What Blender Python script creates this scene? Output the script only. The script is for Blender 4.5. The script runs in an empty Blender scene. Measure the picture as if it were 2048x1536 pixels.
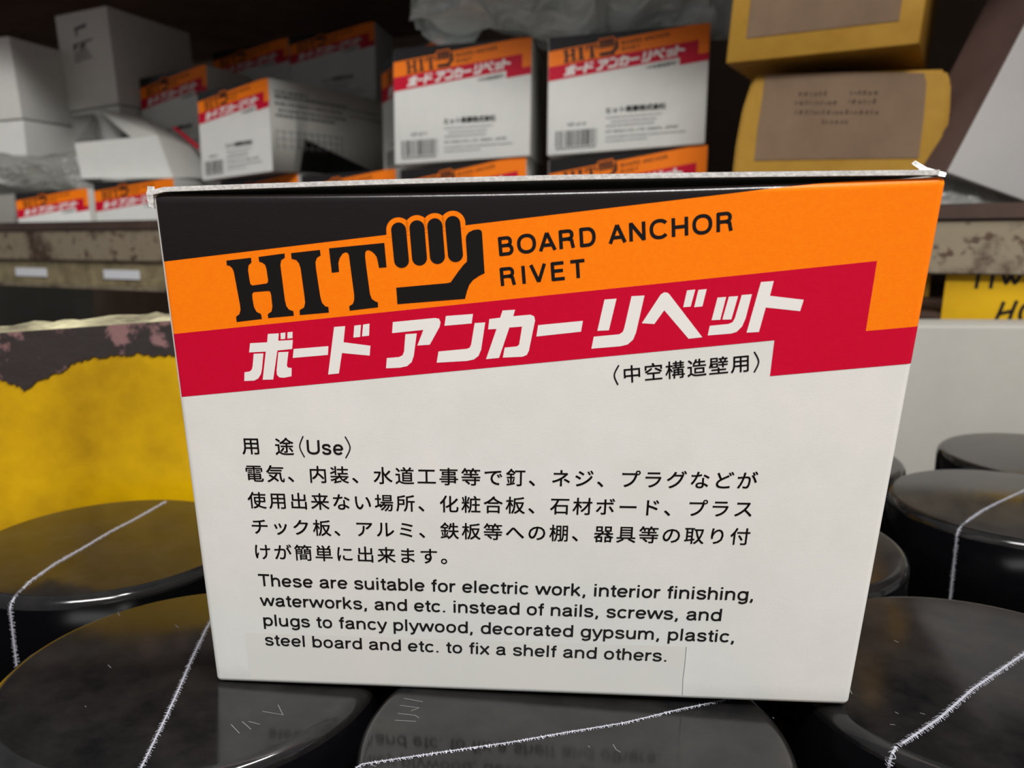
import bpy, bmesh, math, random
from mathutils import Vector, Matrix
from mathutils.geometry import tessellate_polygon
random.seed(7)
C = bpy.context.scene.collection
SC = bpy.context.scene

# ------------------------------------------------------------------ camera
F = 1720.0
MX = Matrix(((0.99999025, 0.00441572, 0.0), (0.00084408, -0.19115156, 0.98156017), (0.00433429, -0.9815506, -0.19115342)))
cd = bpy.data.cameras.new('camera'); cam = bpy.data.objects.new('camera', cd); C.objects.link(cam)
cd.sensor_width = 36; cd.lens = 36 * F / 2048; cd.clip_start = 0.005; cd.clip_end = 50
rot = MX @ Matrix(((1, 0, 0), (0, -1, 0), (0, 0, -1)))
cam.matrix_world = rot.to_4x4()
cd.dof.use_dof = True; cd.dof.focus_distance = 0.128; cd.dof.aperture_fstop = 34
SC.camera = cam
def ray(px, py): return MX @ Vector(((px - 1024) / F, (py - 768) / F, 1))
def at(px, py, y): r = ray(px, py); return r * (y / r.y)
def atz(px, py, z): r = ray(px, py); return r * (z / r.z)

# ------------------------------------------------------------------ light
SC.view_settings.view_transform = 'Standard'; SC.view_settings.look = 'None'
SC.view_settings.gamma = 1; SC.view_settings.use_curve_mapping = False
SC.view_settings.exposure = 0.0
w = bpy.data.worlds.new('world'); SC.world = w; w.use_nodes = True
w.node_tree.nodes['Background'].inputs[0].default_value = (0.95, 0.97, 1.0, 1)
w.node_tree.nodes['Background'].inputs[1].default_value = 0.23
def area(name, loc, target, sx, sy, power, col):
    l = bpy.data.lights.new(name, 'AREA'); l.shape = 'RECTANGLE'; l.size = sx; l.size_y = sy; l.energy = power; l.color = col
    o = bpy.data.objects.new(name, l); C.objects.link(o); o.location = loc
    o.rotation_euler = (Vector(target) - Vector(loc)).to_track_quat('-Z', 'Y').to_euler(); return o
area('ceiling_tube_light', (0.36, -0.16, 0.86), (0.02, 0.15, 0), 0.42, 0.05, 11.0, (1.0, 0.99, 0.975))
area('aisle_ceiling_light', (-0.02, -0.50, 0.82), (0, 0.12, 0), 0.55, 0.20, 14.5, (1.0, 0.99, 0.975))

# ------------------------------------------------------------------ helpers
def link(name, me, parent=None, mats=()):
    o = bpy.data.objects.new(name, me); C.objects.link(o)
    for m in mats: me.materials.append(m)
    if parent: o.parent = parent
    return o
def mesh(vs, fs, name='mesh', smooth=False, fm=None):
    me = bpy.data.meshes.new(name); me.from_pydata([tuple(v) for v in vs], [], fs); me.update()
    if smooth:
        for p in me.polygons: p.use_smooth = True
    if fm:
        for p, k in zip(me.polygons, fm): p.material_index = k
    return me
def empty(name, loc=(0, 0, 0)):
    o = bpy.data.objects.new(name, None); C.objects.link(o); o.location = loc; o.empty_display_size = 0.01; return o
def tag(o, label=None, cat=None, group=None, kind=None):
    if label: o['label'] = label
    if cat: o['category'] = cat
    if group: o['group'] = group
    if kind: o['kind'] = kind
    return o
def rgb(h):
    h = h.lstrip('#'); out = []
    for i in (0, 2, 4):
        c = int(h[i:i+2], 16) / 255; out.append(c / 12.92 if c <= 0.04045 else ((c + 0.055) / 1.055) ** 2.4)
    return out
def mat(name, col, rough=0.5, spec=0.5, metal=0, noise=None, scale=60, bump=0, bscale=200, rvar=0, coat=0, alpha=1, trans=0):
    """col: hex; noise: second hex mixed through noise"""
    m = bpy.data.materials.new(name); m.use_nodes = True; nt = m.node_tree; b = nt.nodes['Principled BSDF']
    b.inputs['Base Color'].default_value = (*rgb(col), 1); b.inputs['Roughness'].default_value = rough
    b.inputs['Specular IOR Level'].default_value = spec; b.inputs['Metallic'].default_value = metal
    b.inputs['Coat Weight'].default_value = coat; b.inputs['Alpha'].default_value = alpha; b.inputs['Transmission Weight'].default_value = trans
    tc = nt.nodes.new('ShaderNodeTexCoord')
    if noise:
        n = nt.nodes.new('ShaderNodeTexNoise'); n.inputs['Scale'].default_value = scale; n.inputs['Detail'].default_value = 6; n.inputs['Roughness'].default_value = 0.65
        nt.links.new(tc.outputs['Object'], n.inputs['Vector'])
        r = nt.nodes.new('ShaderNodeValToRGB'); r.color_ramp.elements[0].position = 0.35; r.color_ramp.elements[1].position = 0.68
        r.color_ramp.elements[0].color = (*rgb(col), 1); r.color_ramp.elements[1].color = (*rgb(noise), 1)
        nt.links.new(n.outputs['Fac'], r.inputs[0]); nt.links.new(r.outputs[0], b.inputs['Base Color'])
        m['ramp'] = r.name
    if rvar:
        n = nt.nodes.new('ShaderNodeTexNoise'); n.inputs['Scale'].default_value = scale * 0.7; n.inputs['Detail'].default_value = 5
        nt.links.new(tc.outputs['Object'], n.inputs['Vector'])
        mr = nt.nodes.new('ShaderNodeMapRange'); mr.inputs['From Min'].default_value = 0.3; mr.inputs['From Max'].default_value = 0.75
        mr.inputs['To Min'].default_value = rough; mr.inputs['To Max'].default_value = rough + rvar
        nt.links.new(n.outputs['Fac'], mr.inputs['Value']); nt.links.new(mr.outputs[0], b.inputs['Roughness'])
    if bump:
        n = nt.nodes.new('ShaderNodeTexNoise'); n.inputs['Scale'].default_value = bscale; n.inputs['Detail'].default_value = 4
        nt.links.new(tc.outputs['Object'], n.inputs['Vector'])
        bp = nt.nodes.new('ShaderNodeBump'); bp.inputs['Strength'].default_value = bump; bp.inputs['Distance'].default_value = 0.0005
        nt.links.new(n.outputs['Fac'], bp.inputs['Height']); nt.links.new(bp.outputs[0], b.inputs['Normal'])
    return m
M = {}
M['paper'] = mat('white_carton', '#dcdcd6', 0.6, 0.3, noise='#e3e1dc', scale=90, bump=0.05, bscale=7000)
M['paper_side'] = mat('carton_side', '#d8d6ce', 0.6, 0.3, noise='#dfddd6', scale=40)
M['board'] = mat('grey_board', '#bdbbb7', 0.8, 0.2, noise='#e6e4e0', scale=1500, bump=0.15, bscale=3000)
M['tape'] = mat('tape_patch', '#dad8d2', 0.5, 0.4, noise='#dfdcd6', scale=60)
M['black'] = mat('black_ink', '#1b1516', 0.22, 0.5, bump=0.05, bscale=6000)
M['text'] = mat('text_ink', '#120f11', 0.45, 0.3)
M['orange'] = mat('orange_ink', '#ff8200', 0.42, 0.3, noise='#fe7a00', scale=1500, bump=0.05, bscale=6000)
M['red'] = mat('red_ink', '#cc0030', 0.42, 0.25, noise='#c6002c', scale=1500, bump=0.05, bscale=6000)
M['white_ink'] = mat('unprinted_white', '#e9e7e2', 0.5, 0.3)
M['grey_ink'] = mat('small_print', '#6d6c6c', 0.6, 0.2)
M['cap'] = mat('black_gloss_cap', '#0c0c0d', 0.08, 0.55, noise='#1e1c1b', scale=90, rvar=0.10, bump=0.05, bscale=40)
M['cap_side'] = mat('black_cap_wall', '#040405', 0.2, 0.02)
M['can'] = mat('dark_can_body', '#151518', 0.35, 0.5, metal=0.3)
M['film'] = mat('frosted_seam_film', '#b4b4be', 0.35, 0.5, alpha=0.6)
M['scuff'] = mat('scuffed_film', '#8b8b90', 0.5, 0.3, alpha=0.45)
M['dark'] = mat('dark_back', '#98816f', 0.9, 0.1, noise='#7c6859', scale=5)
M['shelf_under'] = mat('shelf_underside', '#8a7060', 0.8, 0.2, noise='#6a5447', scale=9)
M['brown'] = mat('brown_steel', '#47342b', 0.5, 0.4, noise='#33251f', scale=30)
M['yellow'] = mat('yellow_paint', '#c69c00', 0.36, 0.35, noise='#8d6900', scale=16, bump=0.25, bscale=60)
M['cream'] = mat('cream_edge', '#c9c19c', 0.4, 0.5, noise='#5f5848', scale=45)
M['rail'] = mat('worn_rail', '#8d8262', 0.5, 0.4, noise='#5d5138', scale=60)
M['kraft'] = mat('kraft_label', '#7f6955', 0.7, 0.15, noise='#705b48', scale=25)
M['ybox'] = mat('ochre_carton', '#ab8334', 0.65, 0.2, noise='#977025', scale=30)
M['faint'] = mat('faded_print', '#4b3b2d', 0.7, 0.2)
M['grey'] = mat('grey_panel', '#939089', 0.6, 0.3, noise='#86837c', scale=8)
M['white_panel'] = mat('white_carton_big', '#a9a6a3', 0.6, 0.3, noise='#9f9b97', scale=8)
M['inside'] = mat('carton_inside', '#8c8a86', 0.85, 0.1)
M['floor'] = mat('concrete', '#6b675f', 0.8, 0.2, noise='#57534c', scale=4)
M['tagy'] = mat('yellow_tag_paper', '#c79c00', 0.6, 0.3, noise='#b98e00', scale=30)
M['marker'] = mat('marker_ink', '#15100c', 0.5, 0.3)
M['labelw'] = mat('white_label', '#c9cbd0', 0.5, 0.3)

def beam_mat():
    m = mat('rusty_beam', '#7d725f', 0.6, 0.35, noise='#3f2e23', scale=22, bump=0.4, bscale=90)
    nt = m.node_tree; b = nt.nodes['Principled BSDF']; r = nt.nodes[m['ramp']]
    r.color_ramp.elements[0].position = 0.52; r.color_ramp.elements[1].position = 0.62
    tc = nt.nodes.new('ShaderNodeTexCoord'); n = nt.nodes.new('ShaderNodeTexNoise'); n.inputs['Scale'].default_value = 170; n.inputs['Detail'].default_value = 3
    nt.links.new(tc.outputs['Object'], n.inputs['Vector']); q = nt.nodes.new('ShaderNodeValToRGB'); q.color_ramp.elements[0].position = 0.58; q.color_ramp.elements[1].position = 0.66
    nt.links.new(n.outputs['Fac'], q.inputs[0]); mx = nt.nodes.new('ShaderNodeMix'); mx.data_type = 'RGBA'
    nt.links.new(q.outputs[0], mx.inputs[0]); nt.links.new(r.outputs[0], mx.inputs[6]); mx.inputs[7].default_value = (*rgb('#4a382b'), 1)
    nt.links.new(mx.outputs[2], b.inputs['Base Color']); return m
M['beam'] = beam_mat()
def peel_mat():
    m = mat('peeling_brown_paint', '#282120', 0.5, 0.4, noise='#725352', scale=62, bump=0.8, bscale=120)
    r = m.node_tree.nodes[m['ramp']].color_ramp; r.elements[0].position = 0.50; r.elements[1].position = 0.56
    return m
M['peel'] = peel_mat()

def fill(polys):
    """2D polygons -> verts, faces (tessellated)"""
    vs, fs = [], []
    for p in polys:
        o = len(vs); vs += [(a, b) for a, b in p]
        pts = [Vector((a, b, 0)) for a, b in p]
        for t in tessellate_polygon([pts]):
            a, b, c = [pts[i] for i in t]
            if (b - a).cross(c - a).z < 0: t = (t[0], t[2], t[1])
            fs.append([o + i for i in t])
    return vs, fs

# ------------------------------------------------------------------ a plain grotesque drawn with strokes (cap height 1)
def arc(cx, cy, rx, ry, a0, a1, n=20):
    out = []
    for i in range(n + 1):
        t = math.radians(a0 + (a1 - a0) * i / n); c, s = math.cos(t), math.sin(t); e = 0.88
        out.append((cx + rx * math.copysign(abs(c) ** e, c), cy + ry * math.copysign(abs(s) ** e, s)))
    return out
def spl(pts, n=6):
    P = [pts[0]] + list(pts) + [pts[-1]]; out = []
    for i in range(1, len(P) - 2):
        for k in range(n):
            t = k / n
            out.append(tuple(0.5 * (2 * P[i][j] + (P[i+1][j] - P[i-1][j]) * t + (2 * P[i-1][j] - 5 * P[i][j] + 4 * P[i+1][j] - P[i+2][j]) * t * t + (3 * P[i][j] - P[i-1][j] - 3 * P[i+1][j] + P[i+2][j]) * t ** 3) for j in (0, 1)))
    out.append(pts[-1]); return out
bowl = lambda cx: arc(cx, .365, .255, .305, 0, 360, 32)
hump = lambda x, w: spl([(x, .40), (x + .06, .58), (x + w * .52, .675), (x + w * .9, .59), (x + w, .43), (x + w, .3), (x + w, 0)])
G = {
 ' ': (.36, []), '.': (.36, [[(.18, 0), (.18, .135)]]), ',': (.36, [[(.18, .135), (.18, 0), (.12, -.16)]]),
 'a': (.74, [spl([(.12, .50), (.18, .62), (.35, .675), (.52, .63), (.565, .5), (.565, .25), (.58, .1), (.68, .065)]), spl([(.565, .42), (.4, .39), (.2, .34), (.11, .2), (.19, .08), (.34, .055), (.5, .12), (.565, .26)])]),
 'b': (.76, [[(.125, 0), (.125, 1)], bowl(.385)]), 'c': (.68, [arc(.365, .365, .255, .305, 38, 322)]),
 'd': (.76, [[(.635, 0), (.635, 1)], bowl(.375)]), 'e': (.74, [arc(.37, .365, .26, .305, 0, 325), [(.11, .365), (.63, .365)]]),
 'f': (.4, [[(.2, 0), (.2, .78)], spl([(.2, .76), (.23, .9), (.38, .94)]), [(.03, .67), (.38, .67)]]),
 'g': (.76, [bowl(.375), [(.635, .73), (.635, .03)], spl([(.635, .05), (.6, -.13), (.37, -.22), (.16, -.13)])]),
 'h': (.73, [[(.125, 0), (.125, 1)], hump(.125, .465)]), 'i': (.31, [[(.14, 0), (.14, .73)], [(.14, .87), (.14, 1)]]),
 'k': (.69, [[(.12, 0), (.12, 1)], [(.56, .73), (.14, .28)], [(.27, .43), (.6, 0)]]), 'l': (.31, [[(.14, 0), (.14, 1)]]),
 'm': (1.13, [[(.12, 0), (.12, .73)], hump(.12, .43), hump(.55, .43)]), 'n': (.75, [[(.125, 0), (.125, .73)], hump(.125, .475)]),
 'o': (.75, [bowl(.37)]), 'p': (.76, [[(.125, -.28), (.125, .73)], bowl(.385)]),
 'r': (.46, [[(.12, 0), (.12, .73)], spl([(.12, .38), (.2, .6), (.43, .665)])]),
 's': (.68, [spl([(.56, .52), (.48, .645), (.34, .675), (.17, .64), (.12, .52), (.2, .42), (.36, .37), (.52, .31), (.57, .2), (.49, .085), (.33, .055), (.17, .09), (.1, .21)])]),
 't': (.39, [[(.2, .92), (.2, .2)], spl([(.2, .22), (.23, .09), (.38, .06)]), [(.03, .67), (.38, .67)]]),
 'u': (.75, [spl([(.12, .73), (.12, .5), (.12, .28), (.18, .12), (.34, .055), (.52, .13), (.6, .33)]), [(.6, .73), (.6, 0)]]),
 'w': (1.0, [[(.05, .73), (.26, .03)], [(.26, .03), (.5, .7)], [(.5, .7), (.74, .03)], [(.74, .03), (.95, .73)]]),
 'x': (.66, [[(.05, .73), (.6, 0)], [(.6, .73), (.05, 0)]]), 'y': (.66, [[(.05, .73), (.34, .04)], spl([(.62, .73), (.36, .02), (.27, -.17), (.1, -.22)])]),
 'T': (.83, [[(.03, .935), (.8, .935)], [(.415, 0), (.415, 1)]]),
 'U': (.96, [[(.13, 1), (.13, .36)], arc(.48, .36, .35, .30, 180, 360), [(.83, .36), (.83, 1)]]),
 'B': (.9, [[(.14, 0), (.14, 1)], [(.1, .935), (.5, .935)], arc(.5, .735, .2, .2, 90, -90), [(.14, .53), (.52, .53)], arc(.52, .2975, .23, .2325, 90, -90), [(.1, .065), (.52, .065)]]),
 'O': (1.05, [arc(.52, .5, .42, .445, 0, 360, 40)]), 'A': (.88, [[(.05, 0), (.44, .97)], [(.44, .97), (.83, 0)], [(.18, .3), (.7, .3)]]),
 'R': (.95, [[(.14, 0), (.14, 1)], [(.1, .935), (.52, .935)], arc(.52, .725, .22, .21, 90, -90), [(.14, .515), (.55, .515)], spl([(.52, .515), (.7, .44), (.74, .25), (.79, 0)])]),
 'D': (.95, [[(.14, 0), (.14, 1)], [(.1, .935), (.44, .935)], arc(.44, .5, .37, .435, 90, -90), [(.1, .065), (.44, .065)]]),
 'N': (.95, [[(.13, 0), (.13, 1)], [(.13, .97), (.8, .03)], [(.8, 0), (.8, 1)]]), 'C': (.97, [arc(.52, .5, .42, .445, 38, 322, 30)]),
 'H': (.95, [[(.13, 0), (.13, 1)], [(.8, 0), (.8, 1)], [(.13, .5), (.8, .5)]]), 'I': (.32, [[(.16, 0), (.16, 1)]]),
 'V': (.85, [[(.05, 1), (.42, .02)], [(.42, .02), (.79, 1)]]), 'E': (.86, [[(.14, 0), (.14, 1)], [(.1, .935), (.75, .935)], [(.14, .52), (.7, .52)], [(.1, .065), (.77, .065)]]),
 '(': (.4, [spl([(.34, 1.1), (.14, .8), (.08, .4), (.14, 0), (.34, -.3)])]), ')': (.4, [spl([(.06, 1.1), (.26, .8), (.32, .4), (.26, 0), (.06, -.3)])]),
 '-': (.5, [[(.08, .4), (.42, .4)]]), '1': (.75, [[(.4, 0), (.4, 1)], [(.4, .97), (.18, .78)]]),
 '4': (.75, [[(.5, 0), (.5, 1)], [(.5, .97), (.08, .27)], [(.05, .25), (.68, .25)]]), '7': (.75, [[(.06, .935), (.66, .935)], [(.62, .9), (.28, 0)]]),
 '6': (.75, [arc(.37, .31, .26, .25, 0, 360), spl([(.58, .86), (.42, .94), (.25, .85), (.12, .6), (.11, .31)])]),
 'P': (.88, [[(.14, 0), (.14, 1)], [(.1, .935), (.5, .935)], arc(.5, .715, .24, .22, 90, -90), [(.14, .495), (.5, .495)]]),
 'S': (.88, [spl([(.74, .74), (.66, .88), (.46, .945), (.24, .88), (.16, .73), (.26, .6), (.46, .53), (.68, .44), (.77, .27), (.67, .11), (.44, .055), (.2, .12), (.11, .3)])]),
 'J': (.7, [spl([(.56, 1), (.56, .6), (.56, .25), (.46, .08), (.3, .055), (.15, .12), (.1, .3)])]), 'L': (.76, [[(.14, 0), (.14, 1)], [(.1, .065), (.7, .065)]]),
 'K': (.9, [[(.14, 0), (.14, 1)], [(.76, 1), (.16, .4)], [(.36, .58), (.8, 0)]]),
}
def ribbon(pts, w, vs, fs):
    pts = [p for i, p in enumerate(pts) if i == 0 or math.hypot(p[0] - pts[i-1][0], p[1] - pts[i-1][1]) > 1e-5]
    n = len(pts); o = len(vs); closed = n > 3 and math.hypot(pts[0][0] - pts[-1][0], pts[0][1] - pts[-1][1]) < 1e-4
    for i in range(n):
        a = pts[i-1] if i else (pts[-2] if closed else None); b = pts[i+1] if i < n - 1 else (pts[1] if closed else None)
        p = pts[i]; d = []
        if a: l = math.hypot(p[0] - a[0], p[1] - a[1]); d.append(((p[0] - a[0]) / l, (p[1] - a[1]) / l))
        if b: l = math.hypot(b[0] - p[0], b[1] - p[1]); d.append(((b[0] - p[0]) / l, (b[1] - p[1]) / l))
        tx = sum(k[0] for k in d); ty = sum(k[1] for k in d); l = math.hypot(tx, ty) or 1; tx /= l; ty /= l
        k = 1 / max(0.5, (d[0][0] * tx + d[0][1] * ty))
        vs.append((p[0] + ty * w / 2 * k, p[1] - tx * w / 2 * k)); vs.append((p[0] - ty * w / 2 * k, p[1] + tx * w / 2 * k))
    for i in range(n - 1): fs.append([o + 2 * i, o + 2 * i + 2, o + 2 * i + 3, o + 2 * i + 1])
def latin(s, x0, y0, x1, y1, cap, stroke=.135, sx=1.0, slant=0):
    """text from (x0,y0) to (x1,y1) along its baseline, tracking solved so that it fits; returns verts, faces (mm)"""
    L = math.hypot(x1 - x0, y1 - y0); ux, uy = (x1 - x0) / L, (y1 - y0) / L
    adv = sum(G[c][0] for c in s) * cap * sx; tr = (L - adv) / max(1, len(s) - 1)
    vs, fs = [], []; cur = 0
    for c in s:
        for st in G[c][1]:
            lv, lf = [], []; ribbon([(x * sx, y) for x, y in st], stroke, lv, lf); o = len(vs)
            for x, y in lv:
                X = cur + x * cap; Y_ = y * cap; vs.append((x0 + ux * X - uy * Y_, y0 + uy * X + ux * Y_))
            fs += [[o + i for i in f] for f in lf]
        cur += G[c][0] * cap * sx + tr
    return vs, fs
_cj = {}
def cjk_glyph(ch):
    if ch not in _cj:
        cu = bpy.data.curves.new('t', 'FONT'); cu.body = ch; cu.resolution_u = 3; ob = bpy.data.objects.new('t', cu); C.objects.link(ob)
        bpy.context.view_layer.update(); dg = bpy.context.evaluated_depsgraph_get(); me = bpy.data.meshes.new_from_object(ob.evaluated_get(dg))
        _cj[ch] = ([(v.co.x - .5, v.co.y - .38) for v in me.vertices], [list(p.vertices) for p in me.polygons])
        bpy.data.objects.remove(ob); bpy.data.curves.remove(cu); bpy.data.meshes.remove(me)
    return _cj[ch]
def cjk(s, x0, y0, dx, dy, em, fat=.013, lite=False):
    """characters centred on a line starting at (x0,y0), stepping (dx,dy)"""
    L = math.hypot(dx, dy); ux, uy = dx / L, dy / L; vs, fs = [], []
    offs = [(0, 0)] if lite else [(-fat, -fat), (fat, -fat), (-fat, fat), (fat, fat)]
    for i, ch in enumerate(s):
        if ch in ' \u3000': continue
        gv, gf = cjk_glyph(ch)
        for ox, oy in offs:
            o = len(vs)
            for x, y in gv:
                X = (x + ox) * em; Y_ = (y + oy) * em; vs.append((x0 + dx * i + ux * X - uy * Y_, y0 + dy * i + uy * X + ux * Y_))
            fs += [[o + k for k in f] for f in gf]
    return vs, fs
def merge(parts):
    vs, fs = [], []
    for v, f in parts:
        o = len(vs); vs += v; fs += [[o + i for i in q] for q in f]
    return vs, fs

# ------------------------------------------------------------------ artwork of the rivet cartons, millimetres on a 101.6 x 79.93 face
PW, PH = 101.6, 79.93
ART = {'H': [[9.49, 70.81], [13.0, 71.15], [13.02, 70.52], [12.56, 70.13], [12.42, 69.46], [12.51, 67.87], [12.58, 67.5], [12.81, 67.31], [14.83, 67.56], [15.06, 67.72], [15.12, 68.08], [15.02, 69.67], [14.88, 70.16], [14.53, 70.46], [14.11, 70.59], [14.05, 71.25], [17.75, 71.68], [17.72, 71.08], [17.21, 70.79], [17.03, 70.13], [17.07, 69.16], [17.26, 65.22], [17.41, 64.35], [17.75, 63.85], [18.33, 63.65], [18.37, 62.99], [14.66, 62.67], [14.66, 63.24], [15.22, 63.61], [15.41, 64.37], [15.37, 65.99], [15.28, 66.42], [15.04, 66.53], [12.91, 66.38], [12.7, 66.13], [12.66, 65.51], [12.77, 64.26], [13.08, 63.57], [13.68, 63.25], [13.76, 62.55], [10.05, 62.13], [10.05, 62.89], [10.58, 63.27], [10.79, 63.9], [10.79, 64.65], [10.38, 69.24], [10.19, 69.79], [9.85, 70.1], [9.49, 70.16]], 'I': [[18.63, 71.71], [22.67, 72.09], [22.71, 71.35], [22.17, 71.02], [21.94, 70.43], [21.95, 69.58], [22.29, 65.68], [22.48, 64.81], [22.88, 64.31], [23.34, 64.18], [23.36, 63.41], [19.21, 63.08], [19.24, 63.77], [19.89, 64.14], [20.1, 64.83], [20.07, 65.7], [19.81, 69.61], [19.62, 70.34], [19.29, 70.76], [18.66, 70.93]], 'T': [[23.91, 72.28], [31.49, 72.9], [31.67, 69.61], [30.63, 69.54], [30.52, 70.32], [30.37, 71.03], [30.09, 71.45], [29.69, 71.81], [29.28, 71.97], [28.97, 71.88], [28.84, 71.59], [28.81, 71.05], [28.88, 69.98], [29.24, 65.98], [29.45, 65.3], [29.92, 64.93], [30.28, 64.8], [30.29, 64.1], [26.3, 63.66], [26.26, 64.28], [26.78, 64.59], [27.0, 65.14], [27.04, 65.88], [26.67, 70.37], [26.6, 71.32], [26.44, 71.62], [26.2, 71.72], [25.77, 71.57], [25.32, 70.98], [25.09, 70.27], [25.12, 69.06], [24.1, 68.96]], 'palm': [[42.39, 73.19], [42.44, 73.66], [42.78, 74.12], [43.35, 74.39], [44.01, 74.49], [44.38, 74.38], [44.53, 74.09], [44.89, 68.66], [44.19, 68.33], [43.33, 67.75], [42.84, 67.12], [42.55, 66.34], [42.25, 65.19], [32.98, 64.52], [32.89, 66.81], [39.94, 67.37], [40.33, 67.49], [40.72, 68.03], [41.41, 68.99], [42.09, 69.85], [42.52, 70.23], [42.54, 70.81]], 'fingers': [[[33.47, 74.56], [33.73, 70.51]], [[35.93, 74.8], [36.17, 70.8]], [[38.31, 75.02], [38.58, 70.98]], [[40.68, 75.28], [41.0, 71.21]]], 'kana': [[[14.4, 60.37], [15.99, 60.45], [15.83, 59.37], [17.94, 59.49], [17.74, 58.16], [15.58, 57.94], [14.6, 53.6], [13.04, 53.56], [13.88, 57.78], [11.43, 57.66], [11.7, 59.02], [14.2, 59.15]], [[12.08, 57.46], [13.51, 57.52], [13.09, 55.22], [12.87, 54.43], [12.41, 53.76], [11.8, 53.43], [10.29, 53.36], [10.45, 54.69], [11.22, 54.8], [11.57, 55.09], [11.75, 55.62]], [[15.7, 57.69], [17.17, 57.75], [16.78, 55.75], [16.88, 55.42], [17.45, 55.33], [17.33, 54.1], [16.18, 53.87], [15.54, 53.92], [15.21, 54.3], [15.21, 54.96]], [[16.25, 60.49], [16.96, 60.57], [16.85, 59.65], [16.21, 59.59]], [[17.27, 60.61], [18.0, 60.67], [17.91, 59.75], [17.17, 59.7]], [[17.96, 58.16], [22.99, 58.57], [22.84, 57.28], [17.73, 56.84]], [[23.97, 61.34], [25.54, 61.46], [25.19, 59.13], [28.97, 58.61], [28.8, 57.17], [24.87, 57.56], [24.26, 54.54], [22.69, 54.37]], [[26.84, 61.51], [27.78, 61.63], [27.57, 59.89], [26.62, 59.8]], [[28.08, 61.66], [28.99, 61.79], [28.85, 60.07], [27.85, 59.96]], [[32.26, 62.0], [38.11, 62.54], [38.67, 62.43], [38.87, 61.92], [38.72, 61.26], [37.32, 58.74], [35.59, 58.63], [36.48, 60.87], [32.1, 60.42]], [[33.96, 60.26], [35.54, 60.37], [35.05, 57.14], [34.73, 56.23], [34.06, 55.63], [33.04, 55.4], [31.06, 55.3], [31.23, 56.81], [32.95, 56.96], [33.46, 57.21], [33.69, 57.74]], [[39.62, 62.81], [43.32, 63.07], [43.14, 61.75], [39.4, 61.43]], [[43.55, 61.79], [44.99, 61.88], [44.44, 58.01], [44.08, 57.12], [43.44, 56.6], [42.44, 56.38], [38.24, 56.13], [38.52, 57.76], [42.45, 58.13], [42.87, 58.31], [43.06, 58.75]], [[47.33, 63.52], [49.02, 63.62], [48.78, 62.72], [51.1, 62.92], [51.59, 62.7], [51.74, 62.13], [50.99, 57.84], [50.73, 57.25], [50.17, 56.99], [47.44, 56.86], [47.68, 58.29], [49.37, 58.47], [49.65, 58.73], [50.0, 61.27], [48.28, 61.14], [46.92, 56.82], [45.12, 56.64], [46.54, 60.96], [45.39, 60.89], [45.55, 62.35], [47.02, 62.52]], [[52.17, 61.45], [58.14, 62.02], [57.95, 60.51], [51.97, 59.86]], [[60.87, 64.93], [62.44, 65.03], [61.66, 60.68], [60.13, 60.62]], [[64.38, 65.34], [66.06, 65.42], [65.28, 60.36], [64.95, 59.36], [64.27, 58.69], [63.33, 58.44], [59.45, 58.11], [59.69, 59.8], [63.08, 60.12], [63.53, 60.46], [63.69, 61.04]], [[65.96, 61.64], [68.15, 65.52], [68.59, 65.83], [69.06, 65.75], [69.31, 65.51], [74.03, 59.66], [72.26, 59.45], [68.77, 63.4], [67.61, 61.52]], [[71.51, 66.05], [72.57, 66.17], [72.15, 63.86], [71.2, 63.79]], [[72.96, 66.11], [74.02, 66.21], [73.67, 63.88], [72.62, 63.78]], [[75.51, 65.05], [76.61, 65.13], [76.14, 62.04], [75.03, 62.0]], [[76.95, 65.16], [78.12, 65.23], [77.57, 62.08], [76.41, 62.07]], [[78.57, 65.37], [79.85, 65.46], [79.4, 62.26], [79.06, 61.12], [78.44, 60.38], [77.69, 60.14], [74.72, 59.9], [74.87, 61.23], [77.25, 61.46], [77.76, 61.7], [78.01, 62.27]], [[80.82, 67.07], [82.42, 67.18], [82.16, 65.23], [86.49, 64.66], [86.23, 63.14], [81.81, 63.67], [81.3, 60.34], [79.72, 60.26]]]}
def lerp(pts, x):
    if x <= pts[0][0]: a, b = pts[0], pts[1]
    elif x >= pts[-1][0]: a, b = pts[-2], pts[-1]
    else:
        for a, b in zip(pts, pts[1:]):
            if a[0] <= x <= b[0]: break
    return a[1] + (b[1] - a[1]) * (x - a[0]) / (b[0] - a[0])
S1 = [(0, 70.73), (46.87, 75.52), (84, 79.3), (102, 81.1)]
def line1(x): return 70.73 + 0.1018 * x
def line2(x): return 60.35 + 0.0979 * x
def line3(x): return 50.81 + 0.1005 * x if x < 83.43 else 54.16 + 0.097 * (x - 83.47)
def cols(lo, hi, x0, x1, breaks, n=40, rows=7):
    """band between two curves as a grid of columns"""
    xs = sorted(set([x0 + (x1 - x0) * i / n for i in range(n + 1)] + [x0 + .17 * k for k in range(1, 8)] + [x1 - .17 * k for k in range(1, 13)] + [b for b in breaks if x0 < b < x1])); vs, fs = [], []
    for i, x in enumerate(xs):
        a, b = lo(x), max(lo(x), hi(x))
        for j in range(rows + 1):
            t = j / rows; vs.append((x, a + (b - a) * t))
    R_ = rows + 1
    for i in range(len(xs) - 1):
        for j in range(rows): fs.append([i * R_ + j, (i + 1) * R_ + j, (i + 1) * R_ + j + 1, i * R_ + j + 1])
    return vs, fs
def stadium(p, q, r, n=12):
    a0 = math.atan2(q[1] - p[1], q[0] - p[0]); out = []
    for i in range(n + 1): t = a0 + math.pi / 2 + math.pi * i / n; out.append((p[0] + r * math.cos(t), p[1] + r * math.sin(t)))
    for i in range(n + 1): t = a0 - math.pi / 2 + math.pi * i / n; out.append((q[0] + r * math.cos(t), q[1] + r * math.sin(t)))
    return out
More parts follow.
